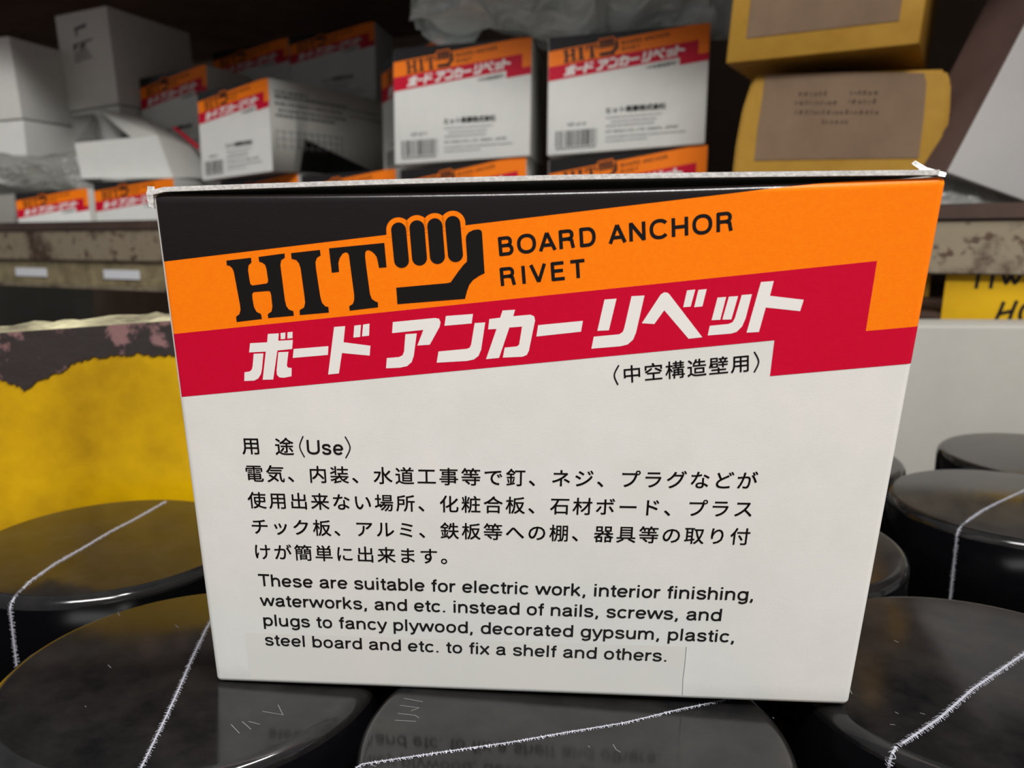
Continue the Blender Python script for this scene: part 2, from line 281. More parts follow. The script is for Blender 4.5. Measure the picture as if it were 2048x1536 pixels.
def art_bands(x0, x1, top):
    """[(name, material, verts, faces, layer)]"""
    xn = 94.88
    low = lambda x: line3(x)
    out = []
    xs = (83.42, 83.46, xn, xn + .02)
    def redtop(x): return line2(x) if x <= xn else 60.39 + 0.09 * (x - xn)
    # roll rows: dense near the fold
    def dense(lo, x0, x1, hi=lambda x: 1e9):
        vs, fs = [], []; N_ = 150; xs_ = [x0 + (x1 - x0) * i / N_ for i in range(N_ + 1)] + [x0 + .17 * k for k in range(1, 8)] + [x1 - .17 * k for k in range(1, 13)]
        if x1 > xn: xs_ += [xn, xn + .02]
        xs_ = sorted(set(xs_)); b = PH - 1.6; K = 14
        for x in xs_:
            a = lo(x); h = max(a, min(top, hi(x))); m_ = min(max(a, b), h)
            vs += [(x, a + (m_ - a) * k / 4) for k in range(5)] + [(x, m_ + (h - m_) * (k + 1) / 9) for k in range(9)]
        for i in range(len(xs_) - 1):
            for j in range(K - 1):
                q_ = [i * K + j, (i + 1) * K + j, (i + 1) * K + j + 1, i * K + j + 1]
                l_, r_ = vs[q_[3]][1] - vs[q_[0]][1], vs[q_[2]][1] - vs[q_[1]][1]
                if l_ > 1e-4 and r_ > 1e-4: fs.append(q_)
                elif r_ > 1e-4: fs.append(q_[:3])
                elif l_ > 1e-4: fs.append([q_[0], q_[1], q_[3]])
        used = sorted({k for f in fs for k in f}); mp = {k: n for n, k in enumerate(used)}
        return [vs[k] for k in used], [[mp[k] for k in f] for f in fs]
    vs, fs = dense(redtop, x0, x1, lambda x: line1(x) + .2); out.append(('orange_band', 'orange', vs, fs, 1))
    vs, fs = cols(line3, redtop, x0, x1, (83.428, 83.432, xn, xn + .02), 50, 6); out.append(('red_band', 'red', vs, fs, 2))
    xe = (top - 70.73) / .1018
    vs, fs = dense(lambda x: min(line1(x), top), x0, min(xe, 101)); out.append(('black_band', 'black', vs, fs, 3))
    halo = []
    for p, q in ART['fingers']:
        st = [(p[0] + 1.66 * math.cos(math.radians(a_)), p[1] + 1.66 * math.sin(math.radians(a_))) for a_ in range(-6, 187, 8)]
        halo.append([(p[0] + 1.68, line1(p[0] + 1.68) - .35)] + st + [(p[0] - 1.66, line1(p[0] - 1.66) - .35)])
    vs, fs = fill(halo); out.append(('hand_outline', 'orange', vs, fs, 3.8))
    return out
def art_letters():
    hit = fill([ART['H'], ART['I'], ART['T']]); hand = fill([stadium(p, q, 1.01) for p, q in ART['fingers']] + [ART['palm']])
    kana = fill(ART['kana'])
    en = merge([latin('BOARD ANCHOR', 46.72, 70.94, 76.75, 73.80, 2.42, .195), latin('RIVET', 46.98, 66.86, 58.3, 67.95, 2.42, .195)])
    v, f = [], []
    for a in ([(63.25, 55.75), (62.72, 54.3), (63.3, 52.9)], [(81.0, 57.6), (81.72, 56.2), (81.3, 54.7)]): ribbon(spl(a), .22, v, f)
    par = merge([cjk('中空構造壁用', 65.10, 54.5, 2.86, .29, 2.68, .010), (v, f)])
    return [('title_lettering', 'text', *hit, 4.6), ('hand_emblem', 'text', *hand, 5.4), ('katakana_lettering', 'white_ink', *kana, 4), ('english_lettering', 'text', *en, 4), ('small_lettering', 'text', *par, 4)]
def art_usage():
    parts = [cjk('用', 10.3, 43.2, 3, 0, 2.98, .009), cjk('途', 15.35, 43.15, 3, 0, 2.98, .009), latin('Use', 18.62, 41.96, 24.3, 41.9, 2.3, .15)]
    v, f = [], []
    ribbon(spl([(18.34, 44.85), (17.7, 43.15), (18.30, 41.45)]), .2, v, f); ribbon(spl([(24.6, 44.85), (25.25, 43.1), (24.5, 41.4)]), .2, v, f)
    parts.append((v, f))
    for s, y in (('電気、内装、水道工事等で釘、ネジ、プラグなどが', 38.7), ('使用出来ない場所、化粧合板、石材ボード、プラス', 34.2), ('チック板、アルミ、鉄板等への棚、器具等の取り付', 29.7), ('けが簡単に出来ます。', 25.25)):
        parts.append(cjk(s, 10.35, y, 75.0 / 23, -0.006, 2.98, .009))
    jp = merge(parts)
    en = merge([latin(s, a, y0, b, y1, 2.2, .158, 1.08) for s, a, y0, b, y1 in (
        ('These are suitable for electric work, interior finishing,', 9.15, 19.0, 85.3, 18.7), ('waterworks, and etc. instead of nails, screws, and', 9.14, 15.3, 80.9, 14.95),
        ('plugs to fancy plywood, decorated gypsum, plastic,', 9.18, 11.55, 83.3, 11.15), ('steel board and etc. to fix a shelf and others.', 9.14, 7.75, 73.5, 7.2))])
    return [('japanese_text', 'text', *jp, 4), ('english_text', 'text', *en, 4)]
def art_maker(code):
    rnd = random.Random(code); v, f = [], []
    def rect(x0, y0, x1, y1): o = len(v); v.extend([(x0, y0), (x1, y0), (x1, y1), (x0, y1)]); f.append([o, o+1, o+2, o+3])
    x = 5.5
    while x < 32.5:
        wd = rnd.choice((.3, .3, .5, .8)); rect(x, 5.5, x + wd, 16.5); x += wd + rnd.choice((.3, .35, .5, .8))
    for k in range(12): rect(6 + k * 2.2, 3.6, 7.3 + k * 2.2, 4.9)
    bars = (v, f); v, f = [], []
    for y, x0, x1, h in ((22.6, 38, 74, .8), (19.6, 41, 70, .9), (16.8, 38, 68, 1), (9.3, 38, 88, .9), (6.6, 38, 64, .8)):
        x = x0
        while x < x1: wd = rnd.uniform(.6, 1.3); rect(x, y, x + wd, y + h); x += wd + rnd.uniform(.25, .7)
    fine = (v, f)
    name = merge([cjk('ヒット商事株式会社', 39.5, 28, 4.3, 0, 4.5, .03, False), latin('HIT SHOJI CO.,LTD. OSAKA, JAPAN', 38, 12.6, 84, 12.6, 1.8, .16), latin(code, 13, 19.2, 25, 19.2, 2.4, .14)])
    return [('company_lettering', 'text', *name, 4), ('barcode', 'text', *bars, 4), ('fine_print', 'grey_ink', *fine, 4)]

# ------------------------------------------------------------------ frames in space
def frame(BL, BR, TL, y0, yaw):
    o = at(*BL, y0); n = Vector((-math.sin(yaw), math.cos(yaw), 0))
    def hit(p): r = ray(*p); return r * (n.dot(o) / n.dot(r))
    u = hit(BR) - o; v = hit(TL) - o
    return o, u.normalized(), v.normalized(), n, u.length * 1000, v.length * 1000
def put(name, parent, fr, pts, faces, m, smooth=False, mats=None, fm=None):
    """pts: (x, y depth, z) millimetres along the frame"""
    o, u, v, n = fr[:4]
    me = mesh([(u * p[0] + n * p[1] + v * p[2]) * .001 for p in pts], faces, name, smooth, fm)
    return link(name, me, parent, mats or [M[m]])
def boxmesh(W, D, H, x0=0, y0=0, z0=0, bev=0.6, seg=2):
    bm = bmesh.new(); bmesh.ops.create_cube(bm, size=1)
    for v in bm.verts: v.co = Vector((x0 + (v.co.x + .5) * W, y0 + (v.co.y + .5) * D, z0 + (v.co.z + .5) * H))
    if bev: bmesh.ops.bevel(bm, geom=bm.edges[:], offset=bev, segments=seg, affect='EDGES', profile=.5)
    vs = [v.co.copy() for v in bm.verts]; bm.verts.index_update(); fs = [[v.index for v in f.verts] for f in bm.faces]; bm.free(); return vs, fs

# ------------------------------------------------------------------ shelving (structure)
BU = Vector((.867, -.4985, .0187)).normalized(); BN = Vector((.4985, .867, 0)); BO = Vector((.201, .374, 0))
def slab(name, parent, s0, s1, d0, d1, z0, z1, m, level=False, kind=None, bev=0.0006, sub=1):
    """slab along the shelf front: s along, d depth behind the front plane, z height at s = 0"""
    u = Vector((.867, -.4985, 0)) if level else BU
    bm = bmesh.new(); bmesh.ops.create_cube(bm, size=1)
    for v in bm.verts:
        s = s0 + (v.co.x + .5) * (s1 - s0); d = d0 + (v.co.y + .5) * (d1 - d0); z = z0 + (v.co.z + .5) * (z1 - z0)
        v.co = BO + u * s + BN * d + Vector((0, 0, z))
    bmesh.ops.recalc_face_normals(bm, faces=bm.faces[:])
    if bev: bmesh.ops.bevel(bm, geom=bm.edges[:], offset=bev, segments=2, affect='EDGES')
    me = bpy.data.meshes.new(name); bm.to_mesh(me); bm.free(); o = link(name, me, parent, [M[m]])
    if kind: o['kind'] = kind
    return o
DECK = -.0415
rack = empty('steel_rack', (BO.x, BO.y, -1.2)); tag(rack, 'brown and rust-worn steel storage shelf behind the standing carton', 'shelf')
def rk(*a, **k): o = slab(*a, **k); o.location = -rack.location; return o
rk('shelf_deck', rack, -1.5, .6, .003, .60, DECK - .003, DECK, 'brown', level=True)
rk('front_beam', rack, -1.5, .6, -.002, .0015, -.0237, .0012, 'beam')
lip = rk('beam_lip', rack, -1.5, .6, -.0035, .002, -.0012, .0065, 'brown', bev=.0014); lip['label'] = 'dark brown upper lip of the worn beam'
rk('label_rail', rack, -1.5, -.30, .002, .0045, -.0440, -.0237, 'rail')
rk('rail_lip', rack, -1.5, -.30, -.001, .003, -.0462, -.0438, 'beam')
for s0, s1 in ((-.718, -.675), (-.600, -.558)): rk('price_label', rack, s0, s1, .0008, .0019, -.0378, -.0308, 'labelw', bev=.0002)
rk('upper_deck', rack, -1.5, .6, -.075, .60, .245, .250, 'shelf_under', level=True)  # unseen front of deck and beam brought forward to shade the cartons behind
rk('upper_beam', rack, -1.5, .6, -.077, -.073, .215, .25, 'brown', level=True)
rk('back_panel', rack, -1.5, .6, .60, .604, -.3, .60, 'dark', level=True)
for s in (-1.5, .57): rk('upright', rack, s, s + .03, .004, .05, -1.2, .6, 'brown', level=True)
bs = slab('lower_deck', rack, -1.5, .7, -.75, .6, -.2705, -.2655, 'shelf_under', level=True); bs.location = -rack.location
def plane(name, x0, x1, y0, y1, z, m):
    me = mesh([(x0, y0, z), (x1, y0, z), (x1, y1, z), (x0, y1, z)], [[0, 1, 2, 3]], name); o = link(name, me, None, [M[m]]); o['kind'] = 'structure'; return o
plane('floor', -3, 3, -3, 3, -1.2, 'floor')
me = mesh([(-3, 2.2, -1.2), (3, 2.2, -1.2), (3, 2.2, 1.8), (-3, 2.2, 1.8)], [[0, 1, 2, 3]]); link('wall_back', me, None, [M['floor']])['kind'] = 'structure'

# ------------------------------------------------------------------ black capped cans
def lathe(name, prof, parent, m, seg=96):
    vs, fs = [], []; n = len(prof)
    for i in range(seg):
        t = 2 * math.pi * i / seg
        for r, z in prof: vs.append((r * math.cos(t) * .001, r * math.sin(t) * .001, z * .001))
    for i in range(seg):
        for j in range(n - 1):
            a = i * n + j; b = ((i + 1) % seg) * n + j; fs.append([a, a + 1, b + 1, b])
    fs.append([i * n for i in range(seg)])
    me = mesh(vs, fs, name, True); return link(name, me, parent, [M[m]])
CAP = [(29.7, 0), (30.1, -.03), (30.5, -.13), (30.85, -.29), (31.2, -.53), (31.5, -.83), (31.75, -1.2), (31.92, -1.65), (32, -2.2)]
WALL = [(32, -2.2), (32, -20), (31.9, -34.5), (31, -35)]
BODY = [(30, -35.2), (31.8, -36.2), (32.1, -38), (32.1, -186), (31, -189.5), (0.5, -189.8)]
def seam(parent, pts, wid, rnd):
    """frilled strip of torn film perforation along pts (metres, relative)"""
    vs, fs = [], []
    for a, b in zip(pts, pts[1:]):
        L = (b - a).length; n = max(1, int(L / .00034)); d = (b - a).normalized()
        up = Vector((0, 0, 1)) if abs(d.z) < .7 else Vector((a.x, a.y, 0)).normalized()
        side = d.cross(up).normalized()
        for k in range(n):
            p = a + d * (L * (k + rnd.uniform(-.25, .25)) / n); w0 = wid * rnd.uniform(.45, .85); w1 = wid * rnd.uniform(.45, .85); h = wid * rnd.uniform(.1, .5); t = rnd.uniform(.00006, .00016)
            sk = d * rnd.uniform(-.0003, .0003); o = len(vs)
            vs += [p - side * w0 + sk, p - side * w0 * .2 + up * h, p + side * w1 * .3 + up * h * .8, p + side * w1 - sk]
            vs += [q + d * t for q in vs[o:o + 4]]
            fs += [[o, o + 1, o + 5, o + 4], [o + 1, o + 2, o + 6, o + 5], [o + 2, o + 3, o + 7, o + 6]]
        o = len(vs); e = side * wid * .22; u2 = up * .00008
        vs += [a - e + u2, a + e + u2, b + e + u2, b - e + u2]; fs.append([o, o + 1, o + 2, o + 3])
    s = link('perforated_seam', mesh(vs, fs, 'perforated_seam'), parent, [M['film']]); s['label'] = 'whitish frayed perforation of the shrink film'; return s
def can(x, y, zt, label, path=None, wid=.00075, drop=0, marks=()):
    c = Vector((x, y, zt)) * .001; root = empty('capped_can', (c.x, c.y, c.z - .1898))
    tag(root, label, 'can', 'black capped cans standing under the carton')
    for nm, pr, m in (('cap_top', CAP, 'cap'), ('cap_wall', WALL, 'cap_side'), ('can_body', BODY, 'can')):
        o = lathe(nm, pr, root, m); o.location = (0, 0, .1898)
    if path:
        P = [atz(px, py, c.z + .00002) - c for px, py in path]
        s0 = P[0]; out = Vector((s0.x, s0.y, 0)).normalized()
        if drop:
            P = [out * .0321 + Vector((0, 0, -drop)), out * .0321 + Vector((0, 0, -.002)), out * .0316 + Vector((0, 0, -.0009)), out * .0306 + Vector((0, 0, -.0002))] + P[1:]
        s = seam(root, P, wid, random.Random(int(x))); s.location = (0, 0, .1898)
    if marks:
        v, f = [], []
        for q in marks: ribbon([((atz(a, b, c.z) - c).x * 1000, (atz(a, b, c.z) - c).y * 1000) for a, b in q], .13, v, f)
        o = link('scuff_marks', mesh([(a * .001, b * .001, .00003) for a, b in v], f, 'scuff_marks'), root, [M['scuff']]); o['kind'] = 'stuff'; o.location = (0, 0, .1898)
    return root
can(-94.6, 191.6, -75.4, 'black capped can in front of the yellow crate, a frayed seam across its top', [(34, 1190), (60, 1163), (110, 1128), (168, 1095), (220, 1064), (267, 1040), (332, 1003)], .00095, .03)
can(-54.3, 136, -76.2, 'black capped can at the front left, under the big carton\'s lower left corner', [(278, 1545), (305, 1490), (332, 1435), (358, 1378), (381, 1324), (412, 1259), (440, 1210)], .00072, 0,
    marks=[[(525, 1423), (566, 1430), (556, 1410)], [(497, 1443), (520, 1449)], [(484, 1443), (502, 1459)], [(462, 1449), (479, 1467)], [(216, 1330), (222, 1336)], [(236, 1225), (239, 1232)], [(170, 1412), (172, 1414)], [(350, 1250), (358, 1256)]])
can(9.5, 115, -75.4, 'black capped can at the front centre, mirroring the small print of the carton', [(700, 1545), (724, 1529), (870, 1507), (1023, 1485), (1130, 1466), (1250, 1446), (1365, 1418), (1444, 1402), (1500, 1385)], .00055, 0,
    marks=[[(808, 1397), (846, 1404)], [(800, 1411), (838, 1416), (822, 1422)], [(796, 1427), (830, 1431), (838, 1436)], [(790, 1441), (832, 1443)], [(740, 1530), (752, 1533)], [(1226, 1489), (1232, 1499), (1241, 1505)], [(1176, 1492), (1180, 1495)], [(1545, 1435), (1548, 1437)]])
can(78.8, 130.9, -74.4, 'black capped can at the front right, under the lower right corner of the carton', [(1771, 1509), (1813, 1482), (1879, 1437), (1945, 1379), (1987, 1350), (2048, 1308), (2100, 1270)], .0009, .03, marks=[[(1788, 1281), (1797, 1285)], [(1790, 1424), (1797, 1428)], [(1840, 1426), (1850, 1429)], [(1780, 1449), (1790, 1450)], [(1700, 1380), (1704, 1388)]])
can(135, 220.5, -74.5, 'black capped can right of the carton, middle one of the three there', [(1926, 1050), (1940, 1038), (1965, 1021), (1992, 1007), (2048, 981), (2090, 965)], .0008, .033)
can(173.5, 269.5, -75.4, 'black capped can right of the carton, farthest back against the grey panel')
can(93.3, 270, -75.6, 'black capped can almost wholly hidden behind the right edge of the carton')
can(-5, 181, -75.4, 'black capped can hidden behind the carton, left of the other one supporting it')
can(60.5, 195, -75.4, 'black capped can hidden behind the carton, right of the other one supporting it')

# ------------------------------------------------------------------ the standing rivet carton
MO = Vector((-0.048924, 0.13064864, -0.07606813)); MU = Vector((0.99490786, -0.09833565, 0.02210099)).normalized()
MV = Vector((0.00857869, -0.16653133, 0.98599884)).normalized(); MN = Vector((0.09338022, 0.98185977, 0.1650198)).normalized()

RR = .95; W = PW; DEP = 62.0
def sag(a): return .62 * math.sin(math.pi * min(1, max(0, a / W))) ** .8
def surf(a, b, off=0, clampy=False):
    Ht = PH - sag(a); ca = min(max(a, RR), W - RR); cb = min(max(b, RR), Ht - RR); ea, eb = a - ca, b - cb; e = math.hypot(ea, eb)
    bulge = -.35 * math.sin(math.pi * min(1, max(0, a / W))) * math.sin(math.pi * min(1, max(0, b / PH)))
    if e < 1e-9: return (a, bulge - off, b)
    th = e / RR; ex = 0
    if th > math.pi / 2: ex = 0 if clampy else (th - math.pi / 2) * RR; th = math.pi / 2
    R_ = RR + off
    return (ca + R_ * math.sin(th) * ea / e, RR - R_ * math.cos(th) + ex + bulge, cb + R_ * math.sin(th) * eb / e)
box = empty('rivet_carton', MO); tag(box, 'largest carton, nearest the viewer, with usage text, standing on black capped cans', 'box')
fr0 = (MO, MU, MV, Vector((.0945, .9955, 0)))
q = RR * math.pi / 2
As = [RR - q + q * i / 8 for i in range(8)] + [RR + (W - 2 * RR) * i / 48 for i in range(49)] + [W - RR + q * i / 8 for i in range(1, 9)]
Bs = [RR - q + q * i / 8 for i in range(8)] + [RR + (PH - 2 * RR) * i / 30 for i in range(30)]
vs = []; fs = []; NB = len(Bs) + 9
for a in As:
    Ht = PH - sag(a); bb = [RR + (b - RR) * (Ht - 2 * RR) / (PH - 2 * RR) if b > RR else b for b in Bs] + [Ht - RR + q * i / 8 for i in range(9)]
    vs += [surf(a, b, 0, True) for b in bb]
NA = len(As)
for i in range(NA - 1):
    for j in range(NB - 1): fs.append([i * NB + j, (i + 1) * NB + j, (i + 1) * NB + j + 1, i * NB + j + 1])
ring = [i * NB for i in range(NA)] + [(NA - 1) * NB + j for j in range(1, NB)] + [i * NB + NB - 1 for i in range(NA - 2, -1, -1)] + [j for j in range(NB - 2, 0, -1)]
o = len(vs); vs += [(vs[k][0], DEP, vs[k][2]) for k in ring]; n = len(ring)
for i in range(n): fs.append([ring[i], o + i, o + (i + 1) % n, ring[(i + 1) % n]])
fs.append([o + i for i in range(n)])
put('carton_body', box, fr0, vs, fs, 'paper', True)
def onsurf(name, v, f, m, layer, smooth=True):
    put(name, box, fr0, [surf(a, b, .010 + .006 * layer) for a, b in v], f, m, smooth)
TOP = PH - RR + q - .05
for nm, m, v, f, ly in art_bands(.52, W - RR + q - .5, TOP): 
    if nm == 'black_band': v = [(a, b) for a, b in v]
    onsurf(nm, v, f, m, ly)
for nm, m, v, f, ly in art_letters() + art_usage(): onsurf(nm, v, f, m, ly, False)
tv, tf = cols(lambda x: 1.0, lambda x: 10.1, 6, 76.1, (), 24, 3); onsurf('tape_patch', tv, tf, 'tape', 0)
v, f = [], []; ribbon([(76.05, 10.05), (76.1, 7), (76.05, 4), (76.2, .9)], .09, v, f); onsurf('tape_edge', v, f, 'grey_ink', 1)
# lid of grey board lying slightly proud on the top fold
vs, fs = [], []
LN = 40
for i in range(LN + 1):
    a = -.55 + (W - .6) * i / LN; bow = .42 * math.sin(math.pi * i / LN); z0 = PH + .22 + bow; y0 = -.15
    if i == 0: z0 -= .5
    for y in (y0, DEP * .5, DEP):
        k = 1 if y == y0 else 0.6
        vs += [(a, y, z0), (a, y, z0 + .62)]
for i in range(LN):
    for j in range(2):
        a = i * 6 + 2 * j; b = (i + 1) * 6 + 2 * j
        fs += [[a, b, b + 2, a + 2], [a + 1, a + 3, b + 3, b + 1]]
    a = i * 6; b = (i + 1) * 6; fs += [[a, a + 1, b + 1, b], [a + 4, b + 4, b + 5, a + 5]]
for a in (0, LN * 6): fs += [[a, a + 2, a + 3, a + 1], [a + 2, a + 4, a + 5, a + 3]]
put('lid_flap', box, fr0, vs, fs, 'board')['label'] = 'raw grey cardboard edge of the top flap'
# small rounded dust-flap corner and torn corner
cv = [(-.5, 79.9), (-.62, 79.2), (-.45, 78.3), (.12, 78.0), (.28, 79.2), (.35, 80.9), (-.3, 80.95)]
v3 = [(a, -.12, b) for a, b in cv] + [(a, .5, b) for a, b in cv]; k = len(cv)
put('flap_corner', box, fr0, v3, [list(range(k)), list(range(2 * k - 1, k - 1, -1))] + [[i, i + k, (i + 1) % k + k, (i + 1) % k] for i in range(k)], 'board')
tv = [(98.0, -.1, 80.4), (101.2, -.1, 79.9), (101.5, .4, 80.3), (99.6, 1.5, 81.0), (98.2, 2.0, 81.9), (97.9, 2.2, 81.6), (98.6, 1.2, 80.9)]
put('torn_corner', box, fr0, tv + [(a, b + .3, c + .15) for a, b, c in tv], [[0, 1, 2, 3, 6], [3, 4, 5, 6], [7 + i for i in (6, 3, 2, 1, 0)], [7 + i for i in (6, 5, 4, 3)], [0, 7, 8, 1], [1, 8, 9, 2], [2, 9, 10, 3], [3, 10, 11, 4], [4, 11, 12, 5]], 'board')

# ------------------------------------------------------------------ background cartons
bands = art_bands(.35, PW - .2, PH); letters = art_letters(); maker = {c: art_maker(c) for c in ('HP-617', 'HP-414')}
def carton(label, fr, depth=100, printed='HP-617', side=False, body='paper', group='rivet cartons on the shelf', name='rivet_carton', solid=True, H=None, cat='box'):
    o_, u, v, n, W_, H_ = fr; H_ = H or H_; sx, sz = W_ / PW, H_ / PH
    root = empty(name, o_); tag(root, label, cat, group)
    if solid: vs, fs = boxmesh(W_, depth, H_, bev=.8); put('carton_body', root, fr, vs, fs, body, True)
    if printed:
        for nm, m, v_, f_, ly in bands + letters + maker[printed]:
            put(nm, root, fr, [(a * sx, -.06 - .05 * ly, b * sz) for a, b in v_], f_, m)
    return root
def topframe(TL, TR, y0, yaw, zb=None, H=None):
    o = at(*TL, y0); n = Vector((-math.sin(yaw), math.cos(yaw), 0)); r = ray(*TR); u = r * (n.dot(o) / n.dot(r)) - o
    H = H if H else (o.z - zb) * 1000
    v = Vector((0, 0, 1)); return (o - v * H * .001, u.normalized(), v, n, u.length * 1000, H)
R_ = math.radians
zd = DECK + .0004
# lower row on the deck
carton('orange-topped carton on the shelf, leftmost of the bottom row', topframe((30, 386), (175, 377), .755, R_(-6), zd), 38)
carton('orange-topped carton with a black band on the bottom row, just left of the big carton', topframe((186, 364), (347, 357), .75, R_(-6), zd), 80)
carton('bottom-row carton right under the small opened carton', topframe((440, 364), (596, 346), .725, R_(-8), zd), 90)
carton('bottom-row carton under the curved side flap of the opened carton', topframe((602, 352), (792, 338), .66, R_(-8), zd), 90)
carton('bottom-row carton under the left one of the two large upright cartons', topframe((800, 341), (1053, 311), .60, R_(-7), zd), 95)
carton('bottom-row carton under the right one of the two large upright cartons', topframe((1097, 320), (1416, 290), .56, R_(-7), zd), 95)
# upper row
carton('brightly lit carton with a barcode, left one of the two large upright cartons', frame((789, 330), (1060, 312), (786, 98), .598, R_(-7)), 95)
carton('carton with a barcode, right one of the two large upright cartons, beside the ochre boxes', frame((1094, 312), (1410, 288), (1097, 76), .558, R_(-7)), 95, 'HP-414')
# opened carton with curved side panel
ff = frame((405, 361), (545, 342), (394, 184), .72, R_(-25)); o_, u_, v_, n_, fw, fh = ff
root = carton('small opened carton with a table printed on its side, its side flap bowed out', ff, solid=False)
fnv = [(0, 0), (fw, 0), (fw, fh), (0, fh)]
vs, fs = boxmesh(fw, .6, fh, bev=.15); put('front_panel', root, ff, vs, fs, 'paper')
D2 = 176.0
for nm, (x0, y0, z0, a, b, c) in dict(left_panel=(0, .6, 0, .6, D2, fh), bottom_panel=(.6, .6, 0, fw - 1.2, D2, .6), top_panel=(.6, .6, fh - .6, fw - 1.2, D2, .6), back_panel=(.6, D2, .6, fw - 1.2, .6, fh - 1.2)).items():
    vs, fs = boxmesh(a, b, c, x0, y0, z0, 0); put(nm, root, ff, vs, fs, 'paper' if nm == 'top_panel' else 'inside')
up = []; lo = []
NS = 24
for i in range(NS + 1):
    t = i / NS; y = .7 + t * (D2 - .7); bul = 5.0 * math.sin(math.pi * t) ** 1.2
    cut = 0 if t < .22 else (26 * (1 - ((t - .22) / .78)) ** 1.2 - 0 if t > .22 else 0)
    lowz = 0 if t < .2 else fh * .40 * max(0, 1 - ((t - .2) / .8)) ** 1.3
    lo.append((fw + .1 + bul, y, lowz)); up.append((fw + .1 + bul, y, fh))
v3 = []
for (a, b) in zip(lo, up): v3 += [a, b, (a[0] - .6, a[1], a[2]), (b[0] - .6, b[1], b[2])]
f3 = []
for i in range(NS):
    a = 4 * i; b = a + 4; f3 += [[a, b, b + 1, a + 1], [a + 2, a + 3, b + 3, b + 2], [a, a + 2, b + 2, b], [a + 1, b + 1, b + 3, a + 3]]
put('side_flap', root, ff, v3, f3, 'paper_side', True)
def sideprint(t0, t1, z0, z1):
    y0 = .7 + t0 * (D2 - .7); y1 = .7 + t1 * (D2 - .7); x0 = fw + .25 + 5.0 * math.sin(math.pi * t0) ** 1.2; x1 = fw + .25 + 5.0 * math.sin(math.pi * t1) ** 1.2
    return [(x0, y0, z0 * fh), (x1, y1, z0 * fh), (x1, y1, z1 * fh), (x0, y0, z1 * fh)]
v3, f3 = [], []; rn = random.Random(3)
for z, a, b, h in ((.86, .03, .25, .03), (.80, .03, .52, .045), (.73, .03, .48, .03), (.66, .05, .5, .03), (.60, .03, .42, .035), (.80, .55, .8, .02), (.72, .55, .85, .02)):
    t = a
    while t < b:
        d = rn.uniform(.008, .02); o = len(v3); v3 += sideprint(t, t + d, z, z + h); f3.append([o, o+1, o+2, o+3]); t += d + rn.uniform(.004, .012)
put('fine_print', root, ff, v3, f3, 'grey_ink')
v3, f3 = [], []
for z in (.28, .36, .44):
    for k in range(10): o = len(v3); v3 += sideprint(.03 + k * .045, .03 + (k + 1) * .045, z, z + .006); f3.append([o, o+1, o+2, o+3])
for k in range(11):
    o = len(v3); v3 += sideprint(.03 + k * .045, .034 + k * .045, .24, .47); f3.append([o, o+1, o+2, o+3])
put('printed_table', root, ff, v3, f3, 'grey_ink')
# rear cartons in shade
for lab, TL, TR, y0, c in (('shaded printed carton at the back, standing highest against the dark', (577, 74), (749, 43), 1.0, 'HP-414'), ('shaded carton at the back, directly left of the highest one', (425, 106), (576, 75), 1.02, 'HP-617'),
                        ('shaded carton behind the opened white carton, right of the tall plain one', (278, 158), (412, 129), .872, 'HP-414'), ('carton mostly hidden behind the left large upright carton and under the plastic bag', (762, 122), (889, 70), .76, 'HP-617')):
    fr = topframe(TL, TR, y0, R_(-15 if y0 == .872 else -6), H=80 if y0 > .8 else 95); carton(lab, fr, 80, c)
    o_ = fr[0]; 
    if o_.z - zd > .02:
        H = (o_.z - zd) * 1000 - .3
        f2 = (Vector((o_.x, o_.y, zd)), Vector((fr[1].x, fr[1].y, 0)).normalized(), Vector((0, 0, 1)), fr[3], fr[4], H)
        carton('plain white carton carrying the ' + lab.replace('shaded ', '')[:60].split(',')[0], f2, 80, None, group='plain cartons at the back', name='plain_carton')
# plain white stack on the left
plain = dict(printed=None, name='plain_carton', group='plain white cartons at the left end')
carton('plain white carton at the upper left edge, on top of another', frame((-60, 246), (44, 236), (-88, 84), .80, R_(-9)), 78, **plain)
carton('plain white carton at the left edge, below another one', topframe((-60, 249), (46, 240), .80, R_(-9), zd), 85, **plain)
cf = frame((135, 223), (237, 206), (109, 32), .86, R_(-15)); root = carton('tall plain white carton with small rotated lettering, highest at the left', cf, 125, **plain)
v3, f3 = [], []
for a, b, z0, z1 in ((.34, .58, .80, .84), (.35, .40, .74, .78), (.28, .66, .655, .675), (.28, .36, .60, .65), (.40, .52, .60, .65), (.28, .55, .56, .58), (.28, .58, .52, .54), (.28, .62, .485, .50)):
    o = len(v3); sl = .03; v3 += [(a * cf[4], -.1, z0 * cf[5]), (b * cf[4], -.1, (z0 + sl) * cf[5]), (b * cf[4], -.1, (z1 + sl) * cf[5]), (a * cf[4], -.1, z1 * cf[5])]; f3.append([o, o+1, o+2, o+3])
put('faded_lettering', root, cf, v3, f3, 'grey_ink')
carton('plain white carton below the tall lettered one', topframe((137, 227), (238, 210), .863, R_(-15), zd), 110, **plain)

